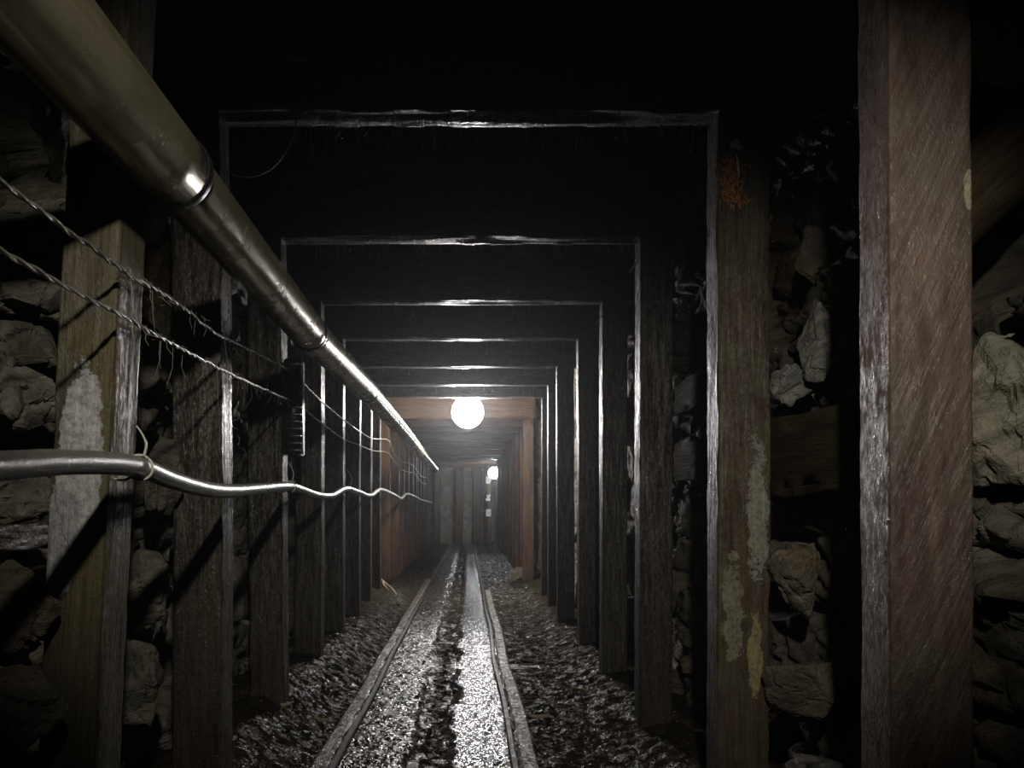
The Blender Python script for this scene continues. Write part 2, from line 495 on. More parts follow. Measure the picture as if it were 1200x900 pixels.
tag(o, 'wet black mud floor with a shining strip between the rails', 'floor', kind='structure')

# ------------------------------------------------------------------ timber frames
ORD = ['nearest', 'second', 'third', 'fourth', 'fifth', 'sixth', 'seventh', 'eighth', 'ninth', 'tenth', 'eleventh', 'twelfth', 'thirteenth',
       'fourteenth', 'fifteenth', 'sixteenth', 'seventeenth', 'eighteenth', 'nineteenth', 'twentieth', 'twenty-first', 'twenty-second']
#        back y, cap underside px, left inner px, right inner px
FR = [(2.13, 150, 270, 828), (3.04, 287, 337, 744), (3.94, 358, 380, 702), (4.80, 400, 405, 675),
      (5.70, 432, 424, 651), (6.60, 453, 437, 641), (7.35, 467, 447, 634)]
frames_data = []
for (yb, cy, xl, xr) in FR:
    frames_data.append((yb, H + (VY - cy) * yb / F, (xl - VX) * yb / F, (xr - VX) * yb / F))
frames_data.append((9.00, 1.925, -0.90, 0.64))
y = 9.86
k = 0
while y < 19.3:
    frames_data.append((y, 1.93 + R.uniform(-0.03, 0.03) - 0.0 * k, -0.86 - 0.004 * k + R.uniform(-0.015, 0.015), 0.655 + R.uniform(-0.012, 0.012)))
    y += 0.84 + R.uniform(-0.04, 0.04); k += 1
GL, GR, GC = 'left row of timber posts', 'right row of timber posts', 'timber caps across the roof'

# first frame: the two big posts beside the viewpoint
o = beam('timber_post', V((-0.664, 1.27, -0.02)), V((-0.568, 1.27, 1.93)), 0.09, 0.10, M_WOODL, 1, rings=150, amp=0.0007, r=0.004, chips=0.0008)
tag(o, 'nearest left timber post, olive brown with a grey mouldy patch', 'post', GL)
o = beam('timber_post', V((0.742, 1.27, -0.02)), V((0.735, 1.27, 1.93)), 0.132, 0.10, M_WOODN, 2, rings=150, amp=0.0007, r=0.004, chips=0.0008)
tag(o, 'nearest right timber post, big reddish brown with diagonal scratches', 'post', GR)
o = beam('timber_crossbeam', V((-0.80, 1.27, 2.035)), V((0.90, 1.27, 2.035)), 0.20, 0.11, M_WOOD, 3, xref=V((0, 0, -1)), rings=40)
tag(o, 'nearest timber cap, resting on the two biggest posts', 'beam', GC)

post_a = None
for i, (yb, zc, xl, xr) in enumerate(frames_data):
    dd = R.uniform(0.085, 0.11)
    yc = yb - dd / 2
    n = i + 1
    rg = 90 if i < 2 else (50 if i < 5 else 24)
    cm = M_WOODR if i >= 7 else M_WOOD  # frames past the big lamp get the lamplit-toned copy
    wl = 0.13 if i < 7 else 0.12
    lx = R.uniform(-0.012, 0.012)
    lname = {0: 'second left timber post, narrow dark post with a lit edge beside the grey hose',
             1: 'third left timber post, carrying the black box on its edge',
             7: 'lamplit brown left timber post just behind the big bright lamp'}.get(i, '%s left timber post counted from the viewpoint' % ORD[min(n, 21)])
    rname = {0: 'second right timber post, dark with orange fungus and pale mould',
             7: 'lamplit brown right timber post just behind the big bright lamp'}.get(i, '%s right timber post counted from the viewpoint' % ORD[min(n, 21)])
    cname = {0: 'second timber cap, with cracked pale underside and hanging wire loop',
             7: 'brown timber cap lit from the front right behind the big bright lamp'}.get(i, '%s timber cap counted from the viewpoint' % ORD[min(n, 21)])
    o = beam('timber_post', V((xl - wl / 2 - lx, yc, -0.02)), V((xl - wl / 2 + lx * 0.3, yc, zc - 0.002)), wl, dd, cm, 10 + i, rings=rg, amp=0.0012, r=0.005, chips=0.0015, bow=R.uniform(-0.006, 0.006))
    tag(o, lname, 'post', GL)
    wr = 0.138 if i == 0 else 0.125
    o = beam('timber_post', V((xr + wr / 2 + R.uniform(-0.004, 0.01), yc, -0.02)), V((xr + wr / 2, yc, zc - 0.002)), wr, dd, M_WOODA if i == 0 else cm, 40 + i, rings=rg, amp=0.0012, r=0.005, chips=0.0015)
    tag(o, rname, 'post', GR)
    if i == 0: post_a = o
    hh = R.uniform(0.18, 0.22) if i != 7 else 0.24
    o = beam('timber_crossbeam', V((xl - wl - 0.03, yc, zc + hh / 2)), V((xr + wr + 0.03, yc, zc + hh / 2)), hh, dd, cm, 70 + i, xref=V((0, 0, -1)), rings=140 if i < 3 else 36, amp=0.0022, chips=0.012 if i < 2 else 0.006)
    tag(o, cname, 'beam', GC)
NF = len(frames_data)

# end of the tunnel: upright timbers in front of the rock
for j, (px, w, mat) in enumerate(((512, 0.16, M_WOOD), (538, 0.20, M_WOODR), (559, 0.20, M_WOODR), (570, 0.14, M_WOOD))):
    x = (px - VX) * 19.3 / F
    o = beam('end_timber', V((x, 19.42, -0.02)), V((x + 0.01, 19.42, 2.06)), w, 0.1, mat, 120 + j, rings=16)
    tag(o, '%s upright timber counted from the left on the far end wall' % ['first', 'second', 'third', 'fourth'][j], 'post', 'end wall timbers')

# lagging boards behind the posts
M_BOARD = wood('dull_board', (0.02, 0.016, 0.011), (0.06, 0.05, 0.034), (0.05, 0.045, 0.025), rough=(0.7, 0.9), spec=0.08)
def board(p0, p1, w, d, label, seed, mat=M_BOARD, xref=V((0, 0, 1))):
    o = beam('lagging_board', p0, p1, w, d, mat, seed, xref=xref, rings=40, amp=0.002, r=0.004)
    return tag(o, label, 'board', 'lagging boards')
board(V((0.828, 1.34, 0.998)), V((0.828, 2.16, 1.015)), 0.20, 0.03, 'wide dark lagging board between the two nearest right posts', 200)
board(V((0.838, 2.20, 1.02)), V((0.838, 3.06, 1.06)), 0.15, 0.03, 'dark lagging board right behind the fungus-covered post', 201)
board(V((0.84, 2.20, 1.32)), V((0.84, 3.06, 1.30)), 0.12, 0.03, 'upper lagging board high behind the fungus-covered post', 203)
board(V((-0.715, 0.75, 0.826)), V((-0.735, 1.34, 0.826)), 0.04, 0.03, 'short brown lagging board low behind the nearest left post', 202, M_WOODR)
o = beam('timber_brace', P(1095, 262, 1.47), P(1300, 80, 1.47), 0.13, 0.15, M_WOODA, 204, xref=V((0, 1, 0)), rings=40, r=0.05, amp=0.004)
tag(o, 'thick slanting timber brace behind the nearest right post', 'brace')

# ------------------------------------------------------------------ fungus on the second right post
r = random.Random(3)
def wl(p): return post_a.matrix_world.inverted() @ p
bm = bmesh.new()
for k in range(150):
    t = r.random()
    c = P(858 + r.gauss(0, 6), 190 + t * 52, 2.030)
    c.x += 0.0
    a = r.uniform(-1.2, 1.2)
    L = r.uniform(0.012, 0.034)
    d = V((math.sin(a) * 0.9, -r.uniform(0.15, 0.6), math.cos(a) * r.choice((1, 1, -0.7))))
    tube(bm, [wl(c), wl(c + d * L * 0.5), wl(c + d * L + V((0, 0, -0.004)))], lambda u: 0.0032 * (1 - 0.85 * u), 5)
fung = link('fungus', bm, M_FUNGUS, post_a)
fung['label'] = 'orange branching fungus on the front face'
bm = bmesh.new()
for k in range(7):
    c = P(862 + r.gauss(0, 2.0), 171 + r.gauss(0, 3), 2.028)
    bmesh.ops.create_icosphere(bm, subdivisions=2, radius=r.uniform(0.006, 0.010), matrix=Matrix.Translation(wl(c)))
tube(bm, [wl(P(862, 175, 2.03)), wl(P(865, 195, 2.026)), wl(P(866, 212, 2.03))], 0.003, 6)
link('fungus_bud', bm, M_MOULD, fung)['label'] = 'pale bud above the orange fungus'

# ------------------------------------------------------------------ loose and jammed rocks
def rock_thing(px, py, yy, s, seed, mat, label, rot=(0, 0, 0), n=18, amp=0.006):
    o = link('rock', stone_bm(s[0], s[1], s[2], seed, n, 3, amp), mat, smooth=False)
    o.location = P(px, py, yy); o.rotation_euler = rot
    return tag(o, label, 'rock', 'rocks in the tunnel sides')
rock_thing(1192, 470, 1.36, (0.16, 0.18, 0.42), 5, M_PALE, 'large pale rock slab beside the nearest right post', (0.1, 0.15, 0.3), 22)
rock_thing(1150, 392, 1.50, (0.12, 0.14, 0.16), 6, M_ROCKR, 'brown cracked rock wedged behind the nearest right post, below the brace', (0.4, 0.1, 0.6))
rock_thing(1185, 625, 1.42, (0.17, 0.16, 0.13), 7, M_ROCKR, 'mossy ochre rock under the large pale slab', (0.2, 0.5, 0.1))
rock_thing(1178, 50, 1.42, (0.13, 0.14, 0.20), 8, M_PALE, 'pale broken rock above the slanting brace', (0.3, 0.2, 0.4))
rock_thing(962, 400, 1.98, (0.12, 0.12, 0.26), 9, M_SLATE, 'grey splintered rock standing on the wide lagging board', (0.0, 0.25, 0.3), 24, 0.008)
rock_thing(926, 445, 2.06, (0.10, 0.12, 0.15), 14, M_SLATE, 'dull grey rock leaning beside the splintered rock', (0.2, -0.3, 0.2), 24, 0.008)
rock_thing(955, 300, 2.05, (0.10, 0.12, 0.18), 15, M_ROCKR, 'ochre-stained rock above the splintered grey rock', (0.2, 0.2, 0.9))
rock_thing(948, 120, 2.1, (0.17, 0.16, 0.14), 10, M_ROCKR, 'rounded brown rock high between the two nearest right posts', (0.1, 0.4, 0.2))
rock_thing(12, 715, 1.18, (0.16, 0.16, 0.19), 11, M_ROCKL, 'layered grey-green rock low beside the nearest left post', (0.1, 0.25, 0.2), 22)
rock_thing(22, 470, 1.28, (0.16, 0.20, 0.17), 12, M_ROCKL, 'squarish grey rock beside the mouldy patch of the left post', (0.2, 0.1, 0.1), 22)
rock_thing(22, 345, 1.30, (0.15, 0.16, 0.10), 13, M_ROCKL, 'flat rock ledge high beside the nearest left post', (0.0, 0.1, 0.2), 20)
rock_thing(172, 690, 1.86, (0.14, 0.20, 0.26), 16, M_ROCKL, 'mossy olive rock between the two nearest left posts', (0.1, 0.1, 0.1), 24)

rock_thing(40, 250, 1.42, (0.20, 0.20, 0.16), 30, M_ROCKL, 'dark rock block just under the pipe beside the nearest left post', (0.1, 0.1, 0.3), 22)
rock_thing(15, 405, 1.34, (0.17, 0.18, 0.10), 31, M_ROCKL, 'thin slaty rock between the flat ledge and the squarish grey rock', (0.15, 0.0, 0.1), 22)
rock_thing(8, 580, 1.28, (0.16, 0.18, 0.13), 32, M_ROCKL, 'ochre-stained rock right behind the hose beside the nearest left post', (0.1, 0.2, 0.5), 22)
rock_thing(10, 830, 1.15, (0.18, 0.18, 0.16), 33, M_ROCKL, 'lowest dark mossy rock beside the nearest left post', (0.1, 0.2, 0.5), 22)
rock_thing(168, 420, 1.92, (0.12, 0.22, 0.24), 34, M_ROCKL, 'mossy ochre rock under the wires between the two nearest left posts', (0.1, 0.2, 0.1), 24)
rock_thing(195, 560, 2.00, (0.12, 0.22, 0.20), 35, M_ROCKL, 'dark olive rock behind the hose between the two nearest left posts', (0.3, 0.2, 0.1), 24)
rock_thing(160, 800, 1.80, (0.14, 0.22, 0.24), 36, M_ROCKL, 'low olive rock at the floor between the two nearest left posts', (0.1, 0.1, 0.2), 24)
rock_thing(1165, 560, 1.46, (0.13, 0.14, 0.20), 37, M_ROCKR, 'grey-green rock tucked behind the large pale slab', (0.2, 0.1, 0.6), 22)
rock_thing(1190, 715, 1.40, (0.17, 0.16, 0.14), 38, M_ROCKR, 'dark rock low beside the nearest right post, under the mossy rock', (0.2, 0.1, 0.6), 22)
rock_thing(935, 680, 1.98, (0.12, 0.20, 0.22), 39, M_ROCKR, 'rusty orange-stained rock under the wide lagging board', (0.1, -0.3, 0.2), 24)
rock_thing(940, 800, 1.96, (0.14, 0.20, 0.22), 40, M_ROCKR, 'low dark rock under the rusty stained rock', (0.1, -0.3, 0.8), 24)

# ------------------------------------------------------------------ ventilation pipe
root = empty('ventilation_pipe', V((-0.485, 1.27, H + 0.56)))
tag(root, 'long dull metal ventilation pipe under the roof on the left', 'pipe')
def pax(y):
    return V((-0.485 - 0.0015 * max(0, y - 3), y, interp(y, [(-1.1, H + 0.560), (1.27, H + 0.561), (2.347, H + 0.540), (3.7, H + 0.575), (6.5, H + 0.592), (11.6, H + 0.612)])))
seams = [-1.1, 1.27, 2.347, 3.72, 5.0, 6.4, 8.2, 9.9, 11.7]
for s, (a, b) in enumerate(zip(seams, seams[1:])):
    rad = [0.060, 0.0545, 0.053, 0.052, 0.052, 0.051, 0.051, 0.05][s]
    pts = [pax(a + (b - a) * t / 30) for t in range(31)]
    bm = bmesh.new()
    # plain tube with a rolled lip on its far end that sleeves over the next section
    prof = lambda u, rad=rad: rad * (1.0 + (0.008 if u > 0.985 else 0.0))
    tube(bm, [p - root.location for p in pts], prof, 40, cap=False)
    for f in bm.faces: f.smooth = True
    o = link('pipe_section', bm, M_PIPE, root)
    md = o.modifiers.new('wall', 'SOLIDIFY'); md.thickness = 0.003; md.offset = -1
    if s < len(seams) - 2:
        bm = bmesh.new()
        c = pax(b)
        pr = [c - root.location + V((0, t, 0)) for t in (-0.012, -0.008, 0.008, 0.012)]
        tube(bm, pr, lambda u, rad=rad: rad * (1.02 if 0.2 < u < 0.8 else 1.0) + 0.0015, 40)
        link('joint_ring', bm, M_BLACK, root)['label'] = 'black joint ring'

# ------------------------------------------------------------------ wires and hose on the left posts
def wallx(yy):      # inner faces of the left posts
    return interp(yy, [(0.0, -0.50), (1.22, -0.55), (2.13, -0.630), (3.04, -0.687), (3.94, -0.710), (4.8, -0.738), (5.7, -0.760), (6.6, -0.788), (8.3, -0.775), (12, -0.80), (19, -0.84)])
def on_wall(px, py, off=0.0):
    k = (VX - px) / F
    a, b = 0.3, 19.0
    for _ in range(50):
        m = (a + b) / 2
        if k * m > -(wallx(m) + off): b = m
        else: a = m
    return P(px, py, m)

def twisted(name, pts, label, seed):
    path = smooth_path(pts, 0.006)
    fr = frames(path)
    bm = bmesh.new()
    L = 0.0
    rr = random.Random(seed)
    for ph in (0, math.pi):
        q = []; L = 0.0
        for i, (p, (t, n, b)) in enumerate(zip(path, fr)):
            if i: L += (path[i] - path[i - 1]).length
            a = L / 0.085 * 2 * math.pi + ph
            w = 0.0017 + 0.0008 * noise.noise(V((L * 9, seed, 0)))
            wav = V((0, 0, 0.0035 * noise.noise(V((L * 14, seed, 3)))))
            q.append(p + n * math.cos(a) * w + b * math.sin(a) * w + wav)
        tube(bm, q, 0.0025, 6)
    o = link(name, bm, M_WIRE)
    return tag(o, label, 'wire', 'wires on the left posts')
up = [(-60, 172), (0, 213), (60, 256), (150, 321), (200, 350), (250, 389), (270, 399), (300, 414), (338, 434), (352, 446), (377, 471), (400, 490), (422, 506), (437, 514), (455, 516),
      (461, 530), (470, 540), (484, 545), (488, 551), (494, 558), (500, 560)]
lo = [(-60, 258), (0, 292), (60, 327), (135, 366), (200, 402), (265, 436), (300, 452), (332, 466), (349, 474), (377, 496), (402, 514), (422, 522), (437, 528), (455, 531),
      (463, 542), (472, 551), (485, 555), (490, 561), (495, 566), (500, 567)]
twisted('twisted_wire', [on_wall(a, b, 0.012) for a, b in up], 'upper one of two twisted pale wires strung along the left posts', 1)
twisted('twisted_wire', [on_wall(a, b, 0.012) for a, b in lo], 'lower one of two twisted pale wires strung along the left posts', 2)

hose = [(-70, 548), (0, 546), (60, 542), (110, 542), (140, 544), (168, 549), (200, 562), (240, 573), (270, 575), (300, 573), (335, 570), (350, 573), (370, 580), (388, 581), (405, 573), (420, 577),
        (434, 581), (446, 574), (460, 579), (470, 584), (476, 579), (486, 582), (494, 586), (506, 589)]
hp = smooth_path([on_wall(a, b, 0.0 + 0.03) for a, b in hose], 0.012)
bm = bmesh.new()
Lh = [0]
for i in range(1, len(hp)): Lh.append(Lh[-1] + (hp[i] - hp[i - 1]).length)
tube(bm, hp, lambda u: 0.0165 + 0.0004 * noise.noise(V((u * 300, 0, 0))), 16)
hose_o = link('rubber_hose', bm, M_HOSE)
tag(hose_o, 'thick grey hose sagging from post to post along the left side', 'hose')
def tie(px, py, tail):
    bm = bmesh.new()
    c = on_wall(px, py, 0.03)
    i = min(range(len(hp)), key=lambda j: (hp[j] - c).length)
    t, n, b = frames(hp)[i]
    c = hp[i]
    loop = [c + (n * math.cos(a) + b * math.sin(a)) * 0.0195 + t * 0.004 * math.sin(a) for a in [2 * math.pi * k / 24 for k in range(25)]]
    tube(bm, loop, 0.0022, 6)
    s = c + V((0.008, -0.004, 0.017))
    tube(bm, smooth_path([s, s + V((0.004, 0, 0.018)) * tail, s + V((0.0, -0.004, 0.034)) * tail, s + V((-0.008, -0.008, 0.048)) * tail], 0.004), lambda u: 0.0024 * (1 - 0.5 * u), 6)
    s = c + V((-0.012, 0, -0.014))
    tube(bm, smooth_path([s, s + V((-0.012, 0, -0.006)), s + V((-0.03, 0.002, -0.004))], 0.004), 0.002, 6)
    link('cable_tie', bm, M_TIE, hose_o)['label'] = 'pale tie looped round the hose'
tie(165, 549, 1.0); tie(340, 570, 1.5); tie(409, 573, 2.0); tie(443, 575, 2.4)

# ribbed black box on the third left post
root = empty('junction_box', V((-0.668, 2.985, H + 0.21)))
tag(root, 'tall narrow black ribbed box on the third left post, over the wires', 'box')
bm = box(bmesh.new(), (-0.038, -0.04, -0.0), (0.026, 0.045, 0.37))
bmesh.ops.bevel(bm, geom=bm.edges[:], offset=0.005, segments=2, affect='EDGES')
link('box_body', bm, M_BLACK, root)
for k in range(13):
    bm = box(bmesh.new(), (-0.036, -0.046, 0.012 + k * 0.0275), (0.030, -0.036, 0.022 + k * 0.0275))
    bmesh.ops.bevel(bm, geom=bm.edges[:], offset=0.002, segments=1, affect='EDGES')
    link('rib', bm, M_BLACK, root)

# ------------------------------------------------------------------ lamps
def lamp(c, rad, mat, label, ztop, seed):
    root = empty('hanging_lamp', c)
    tag(root, label, 'lamp', 'lamps')
    bm = lathe(bmesh.new(), [(rad * math.sin(math.pi * k / 20) if 0 < k < 20 else 0.0, -rad * math.cos(math.pi * k / 20)) for k in range(21)], 22)
    link('lamp_glare_ball', bm, mat, root)  # ball widened from bulb size to the size of its glare
    bm = lathe(bmesh.new(), [(0, rad * 0.97), (rad * 0.42, rad * 0.93), (rad * 0.40, rad * 1.12), (rad * 0.2, rad * 1.28), (0, rad * 1.3)], 24)
    link('lamp_socket', bm, M_SOCKET, root)
    if ztop > c.z + rad * 1.3:
        bm = tube(bmesh.new(), [V((0, 0, rad * 1.27)), V((0.002, 0, (ztop - c.z + rad * 1.27) / 2)), V((0, 0.0, ztop - c.z))], 0.004, 8)
        link('lamp_cord', bm, M_BLACK, root)
    return root
lamp(P(548, 483, 7.52), 0.155, M_LAMP1, 'bright hanging lamp in mid tunnel, its glare shaped as a big globe', 2.17, 1)
lamp(P(579, 554, 17.3), 0.13, M_LAMP2, 'small far lamp at the end of the tunnel on the right', 2.17, 2)

# three white sheets near the far lamp
for j, (px, py, kind) in enumerate(((572.5, 562.5, 'open'), (572, 583, 'torn'), (572.5, 601, 'framed'))):
    yy = 18.35
    c = P(px, py, yy)
    w, h = 0.12, 0.17
    root = empty('notice_sheet', c)
    root.rotation_euler = (0, 0, 0.0)
    tag(root, ['topmost white sheet by the far lamp, dark notch at its corner', 'middle white sheet by the far lamp, torn at both sides',
               'lowest white sheet by the far lamp, grey block in its middle'][j], 'sign', 'white sheets by the far lamp')
    if kind == 'torn':
        out = [(-.05, -.08), (.05, -.08), (.055, -.03), (.02, 0), (.06, .03), (.055, .085), (.02, .06), (-.045, .05), (-.01, .01), (-.055, -.03)]
    elif kind == 'open':
        out = [(-.06, -.085), (.03, -.085), (.03, -.05), (.06, -.04), (.06, .085), (-.055, .085)]
    else:
        out = [(-.06, -.085), (.06, -.085), (.058, .085), (-.058, .083)]
    bm = bmesh.new()
    f = bm.faces.new([bm.verts.new((a, 0, b)) for a, b in out])
    ex = bmesh.ops.extrude_face_region(bm, geom=[f])
    for v in ex['geom']:
        if isinstance(v, bmesh.types.BMVert): v.co.y += 0.004
    bmesh.ops.recalc_face_normals(bm, faces=bm.faces[:])
    link('sheet', bm, M_PAPER, root, smooth=False)
    if kind != 'torn':
        bm = box(bmesh.new(), (-0.02, -0.0035, -0.035), (0.03, -0.0005, 0.03))
        link('mark', bm, M_INK, root, smooth=False)
    bm = box(bmesh.new(), (-0.015, 0.004, -0.05), (0.015, 0.02, 0.05))
    link('batten', bm, M_WOOD, root, smooth=False)
# the post the sheets and the far lamp hang on
o = beam('notice_post', V((0.52, 18.43, -0.02)), V((0.52, 18.43, 1.97)), 0.10, 0.09, M_WOODR, 300, rings=16)
tag(o, 'slim dark post carrying the three white sheets at the far end', 'post')

# ------------------------------------------------------------------ track
def strip_path(xf, step=0.12, y0=-1.0, y1=18.9):
    n = int((y1 - y0) / step)
    return [(xf(y0 + (y1 - y0) * i / n), y0 + (y1 - y0) * i / n) for i in range(n + 1)]
def rail(xf, side, label, seed):
    """bridge of narrow steel: foot, web and head swept along the track"""
    prof = [(-0.017, 0.0), (0.017, 0.0), (0.017, 0.005), (0.006, 0.010), (0.005, 0.030), (0.012, 0.035), (0.012, 0.046), (0.008, 0.050), (-0.008, 0.050), (-0.012, 0.046), (-0.012, 0.035), (-0.005, 0.030), (-0.006, 0.010), (-0.017, 0.005)]
    bm = bmesh.new(); prev = None
    for (x, y) in strip_path(xf):
        dz = 0.008 * noise.noise(V((y * 1.3, seed, 0))) - 0.028
        ring = [bm.verts.new((x + a, y, dz + b)) for a, b in prof]
        if prev:
            for k in range(len(prof)):
                q = (k + 1) % len(prof)
                bm.faces.new((prev[k], ring[k], ring[q], prev[q]))
        else: bm.faces.new(ring)
        prev = ring
    bm.faces.new(list(reversed(prev)))
    bmesh.ops.recalc_face_normals(bm, faces=bm.faces[:])
    return tag(link('rail', bm, M_RAIL, smooth=False), label, 'rail', 'track rails')
xl_f = lambda y: RXL + 0.014 * noise.noise(V((y * 0.7, 1.0, 0))) + 0.002 * (y - 3) * (1 if y > 3 else 0)
xr_f = lambda y: RXR + 0.012 * noise.noise(V((y * 0.8, 8.0, 0)))
rail(xl_f, -1, 'left rusty rail of the narrow track', 1)
rail(xr_f, 1, 'right rusty rail of the narrow track', 2)
M_STRING = wood('wet_plank', (0.03, 0.026, 0.02), (0.08, 0.07, 0.05), (0.03, 0.03, 0.02), rough=(0.14, 0.3), grain_bump=1.0, grain=(45, 45, 45), spec=0.9)
def stringer(xf, off, w, label, y0, y1, seed):
    bm = bmesh.new(); prev = None
    pts = strip_path(xf, 0.03, y0, y1)
    for (x, y) in pts:
        n1 = noise.noise(V((y * 6, seed, 0))); n2 = noise.noise(V((y * 6, seed, 5)))
        z = 0.012 + 0.007 * noise.noise(V((y * 5, seed, 2)))
        cs = [(-w / 2 + 0.007 * n1, -0.03), (-w / 2 + 0.007 * n1, z - 0.006), (-w / 2 + 0.008, z), (-w / 6, z + 0.004 * n2), (w / 6, z + 0.004 * n1), (w / 2 - 0.008, z), (w / 2 + 0.007 * n2, z - 0.006), (w / 2 + 0.007 * n2, -0.03)]
        ring = [bm.verts.new((x + off + a, y, b)) for a, b in cs]
        if prev:
            for k in range(len(cs)):
                q = (k + 1) % len(cs)
                bm.faces.new((prev[k], ring[k], ring[q], prev[q]))
        else: bm.faces.new(ring)
        prev = ring
    bm.faces.new(list(reversed(prev)))
    bmesh.ops.recalc_face_normals(bm, faces=bm.faces[:])
    return tag(link('track_plank', bm, M_STRING, smooth=False), label, 'plank', 'planks beside the rails')
stringer(xl_f, -0.052, 0.056, 'long wet plank along the outer side of the left rail', -1.0, 9.5, 3)
stringer(xr_f, 0.054, 0.062, 'long wet plank along the outer side of the right rail', -1.0, 8.2, 4)

# sleepers: half buried, their ends stick out on both sides of the track
for j, yy in enumerate((2.72, 3.55, 4.33, 5.2, 6.0, 6.9, 7.8, 8.8, 9.9, 11.2, 12.6, 14.2, 16.0)):
    for sd in (1,):
        p0 = V((-0.80 if j % 2 else -0.74, yy, -0.020)); p1 = V((0.60 if j % 3 else 0.66, yy + R.uniform(-0.03, 0.03), -0.020))
        o = beam('sleeper', p0, p1, 0.05, 0.13, M_STRING, 400 + j, xref=V((0, 0, -1)), rings=40, amp=0.003)
        o.location.z -= 0.040 if j != 2 else 0.016
        tag(o, '%s half-buried wooden sleeper under the rails, counted from the viewpoint' % ORD[j], 'sleeper', 'track sleepers')

# ------------------------------------------------------------------ debris
def scatter(name, n, xr, yr, smin, smax, mat, label, cat, seed):
    r = random.Random(seed)
    bm = bmesh.new()
    for k in range(n):
        yy = yr[0] * (yr[1] / yr[0]) ** r.random()
        x = r.uniform(*xr)
        s = r.uniform(smin, smax) * (1.0 if r.random() < 0.9 else 1.7)
        c = V((x, yy, floor_z(x, yy) + s * 0.12))
        rot = Quaternion((r.gauss(0, 1), r.gauss(0, 1), r.gauss(0, 1), r.gauss(0, 1))).normalized().slerp(Quaternion((0, 0, 1), r.uniform(0, 6.3)), 0.75)
        sx, sy, sz = s, s * r.uniform(0.4, 0.9), s * r.uniform(0.12, 0.3)
        vs = []
        for a in range(5):
            an = a * 1.2566 + r.uniform(-0.4, 0.4)
            vs.append(((math.cos(an)) * sx / 2, math.sin(an) * sy / 2))
        top = [bm.verts.new(c + rot @ V((a * 0.75, b * 0.75, sz / 2 + r.uniform(-0.15, 0.15) * sz))) for a, b in vs]
        bot = [bm.verts.new(c + rot @ V((a, b, -sz / 2))) for a, b in vs]
        bm.faces.new(top); bm.faces.new(list(reversed(bot)))
        for a in range(5):
            q = (a + 1) % 5
            bm.faces.new((bot[a], bot[q], top[q], top[a]))
    o = link(name, bm, mat, smooth=False)
    return tag(o, label, cat, kind='stuff')
scatter('gravel', 2000, (-0.86, -0.52), (2.2, 12.0), 0.005, 0.015, M_STONE, 'wet stone chips strewn left of the track', 'gravel', 1)
scatter('gravel', 2000, (0.24, 0.84), (2.2, 14.0), 0.005, 0.015, M_STONE, 'wet stone chips strewn right of the track', 'gravel', 2)
scatter('gravel', 1500, (-0.42, -0.20), (2.2, 14.0), 0.006, 0.016, M_STONE, 'fine wet grit covering the left half of the track bed', 'gravel', 3)
scatter('gravel', 500, (-0.22, -0.04), (2.2, 12.0), 0.006, 0.022, M_STONE, 'fine wet grit in the dark trench of the track bed', 'gravel', 4)
scatter('gravel', 900, (-0.05, 0.135), (2.2, 14.0), 0.004, 0.009, M_STONE, 'fine wet grit in the shining strip by the right rail', 'gravel', 5)

r = random.Random(21)
protos = [link('stone', stone_bm(1, 0.75, 0.5, 500 + k, 14), M_STONE, smooth=False) for k in range(5)]
for k in range(60):
    left = k % 2 == 0
    yy = 2.7 * (7.5 / 2.7) ** r.random()
    x = r.uniform(-0.80, -0.56) if left else r.uniform(0.28, 0.80)
    o = protos[k] if k < 5 else protos[k % 5].copy()
    if k >= 5: COL.objects.link(o)
    s = r.uniform(0.025, 0.055)
    o.scale = (s, s, s)
    o.location = (x, yy, floor_z(x, yy) + s * 0.14)
    o.rotation_euler = (r.uniform(-0.2, 0.2), r.uniform(-0.2, 0.2), r.uniform(0, 6.28))
    tag(o, 'dark wet stone lying on the muddy floor %s of the track' % ('left' if left else 'right'), 'stone', 'stones left of the track' if left else 'stones right of the track')
def splinter(p, a, L, label, seed, mat=M_SPLINT):
    bm = bmesh.new()
    rr = random.Random(seed)
    z = floor_z(p[0], p[1]) + 0.012
    d = V((math.cos(a), math.sin(a), 0))
    pts = [V((p[0], p[1], z)) + d * (L * t) + V((0, 0, rr.uniform(-0.003, 0.006))) + V((-d.y, d.x, 0)) * rr.uniform(-0.012, 0.012) for t in (-0.5, -0.2, 0.15, 0.5)]
    tube(bm, smooth_path(pts, 0.01), lambda u: 0.007 * (1.05 - abs(2 * u - 1) ** 3 * 0.8), 6)
    return tag(link('wood_splinter', bm, mat, smooth=False), label, 'splinter', 'wood splinters on the floor')
for k in range(14):
    left = k % 2 == 0
    yy = 2.75 * (5.5 / 2.75) ** r.random()
    x = r.uniform(-0.82, -0.55) if left else r.uniform(0.26, 0.70)
    splinter((x, yy), r.uniform(0, 3.14), r.uniform(0.06, 0.14), 'thin pale wood splinter lying in the mud %s of the track' % ('left' if left else 'right'), k)
def branch(pts, label):
    bm = bmesh.new()
    for p in pts: tube(bm, smooth_path(p, 0.02), lambda u: 0.013 * (1 - 0.6 * u), 7)
    return tag(link('dead_branch', bm, M_SPLINT), label, 'branch')
def fl(px, py, lift=0.02):
    yy = H * F / (py - VY); x = (px - VX) * yy / F
    return V((x, yy, floor_z(x, yy) + lift))
branch([[fl(446, 694, 0.05), fl(452, 697, 0.03), fl(459, 701, 0.02), fl(465, 704, 0.02)], [fl(449, 696, 0.03), fl(450, 701, 0.02), fl(455, 705, 0.02)]], 'pale broken branch at the foot of the left posts')
bm = bmesh.new()
tube(bm, [fl(607, 680), fl(610, 676, 0.04), fl(614, 671, 0.07)], lambda u: 0.02 * (1.1 - u), 6)
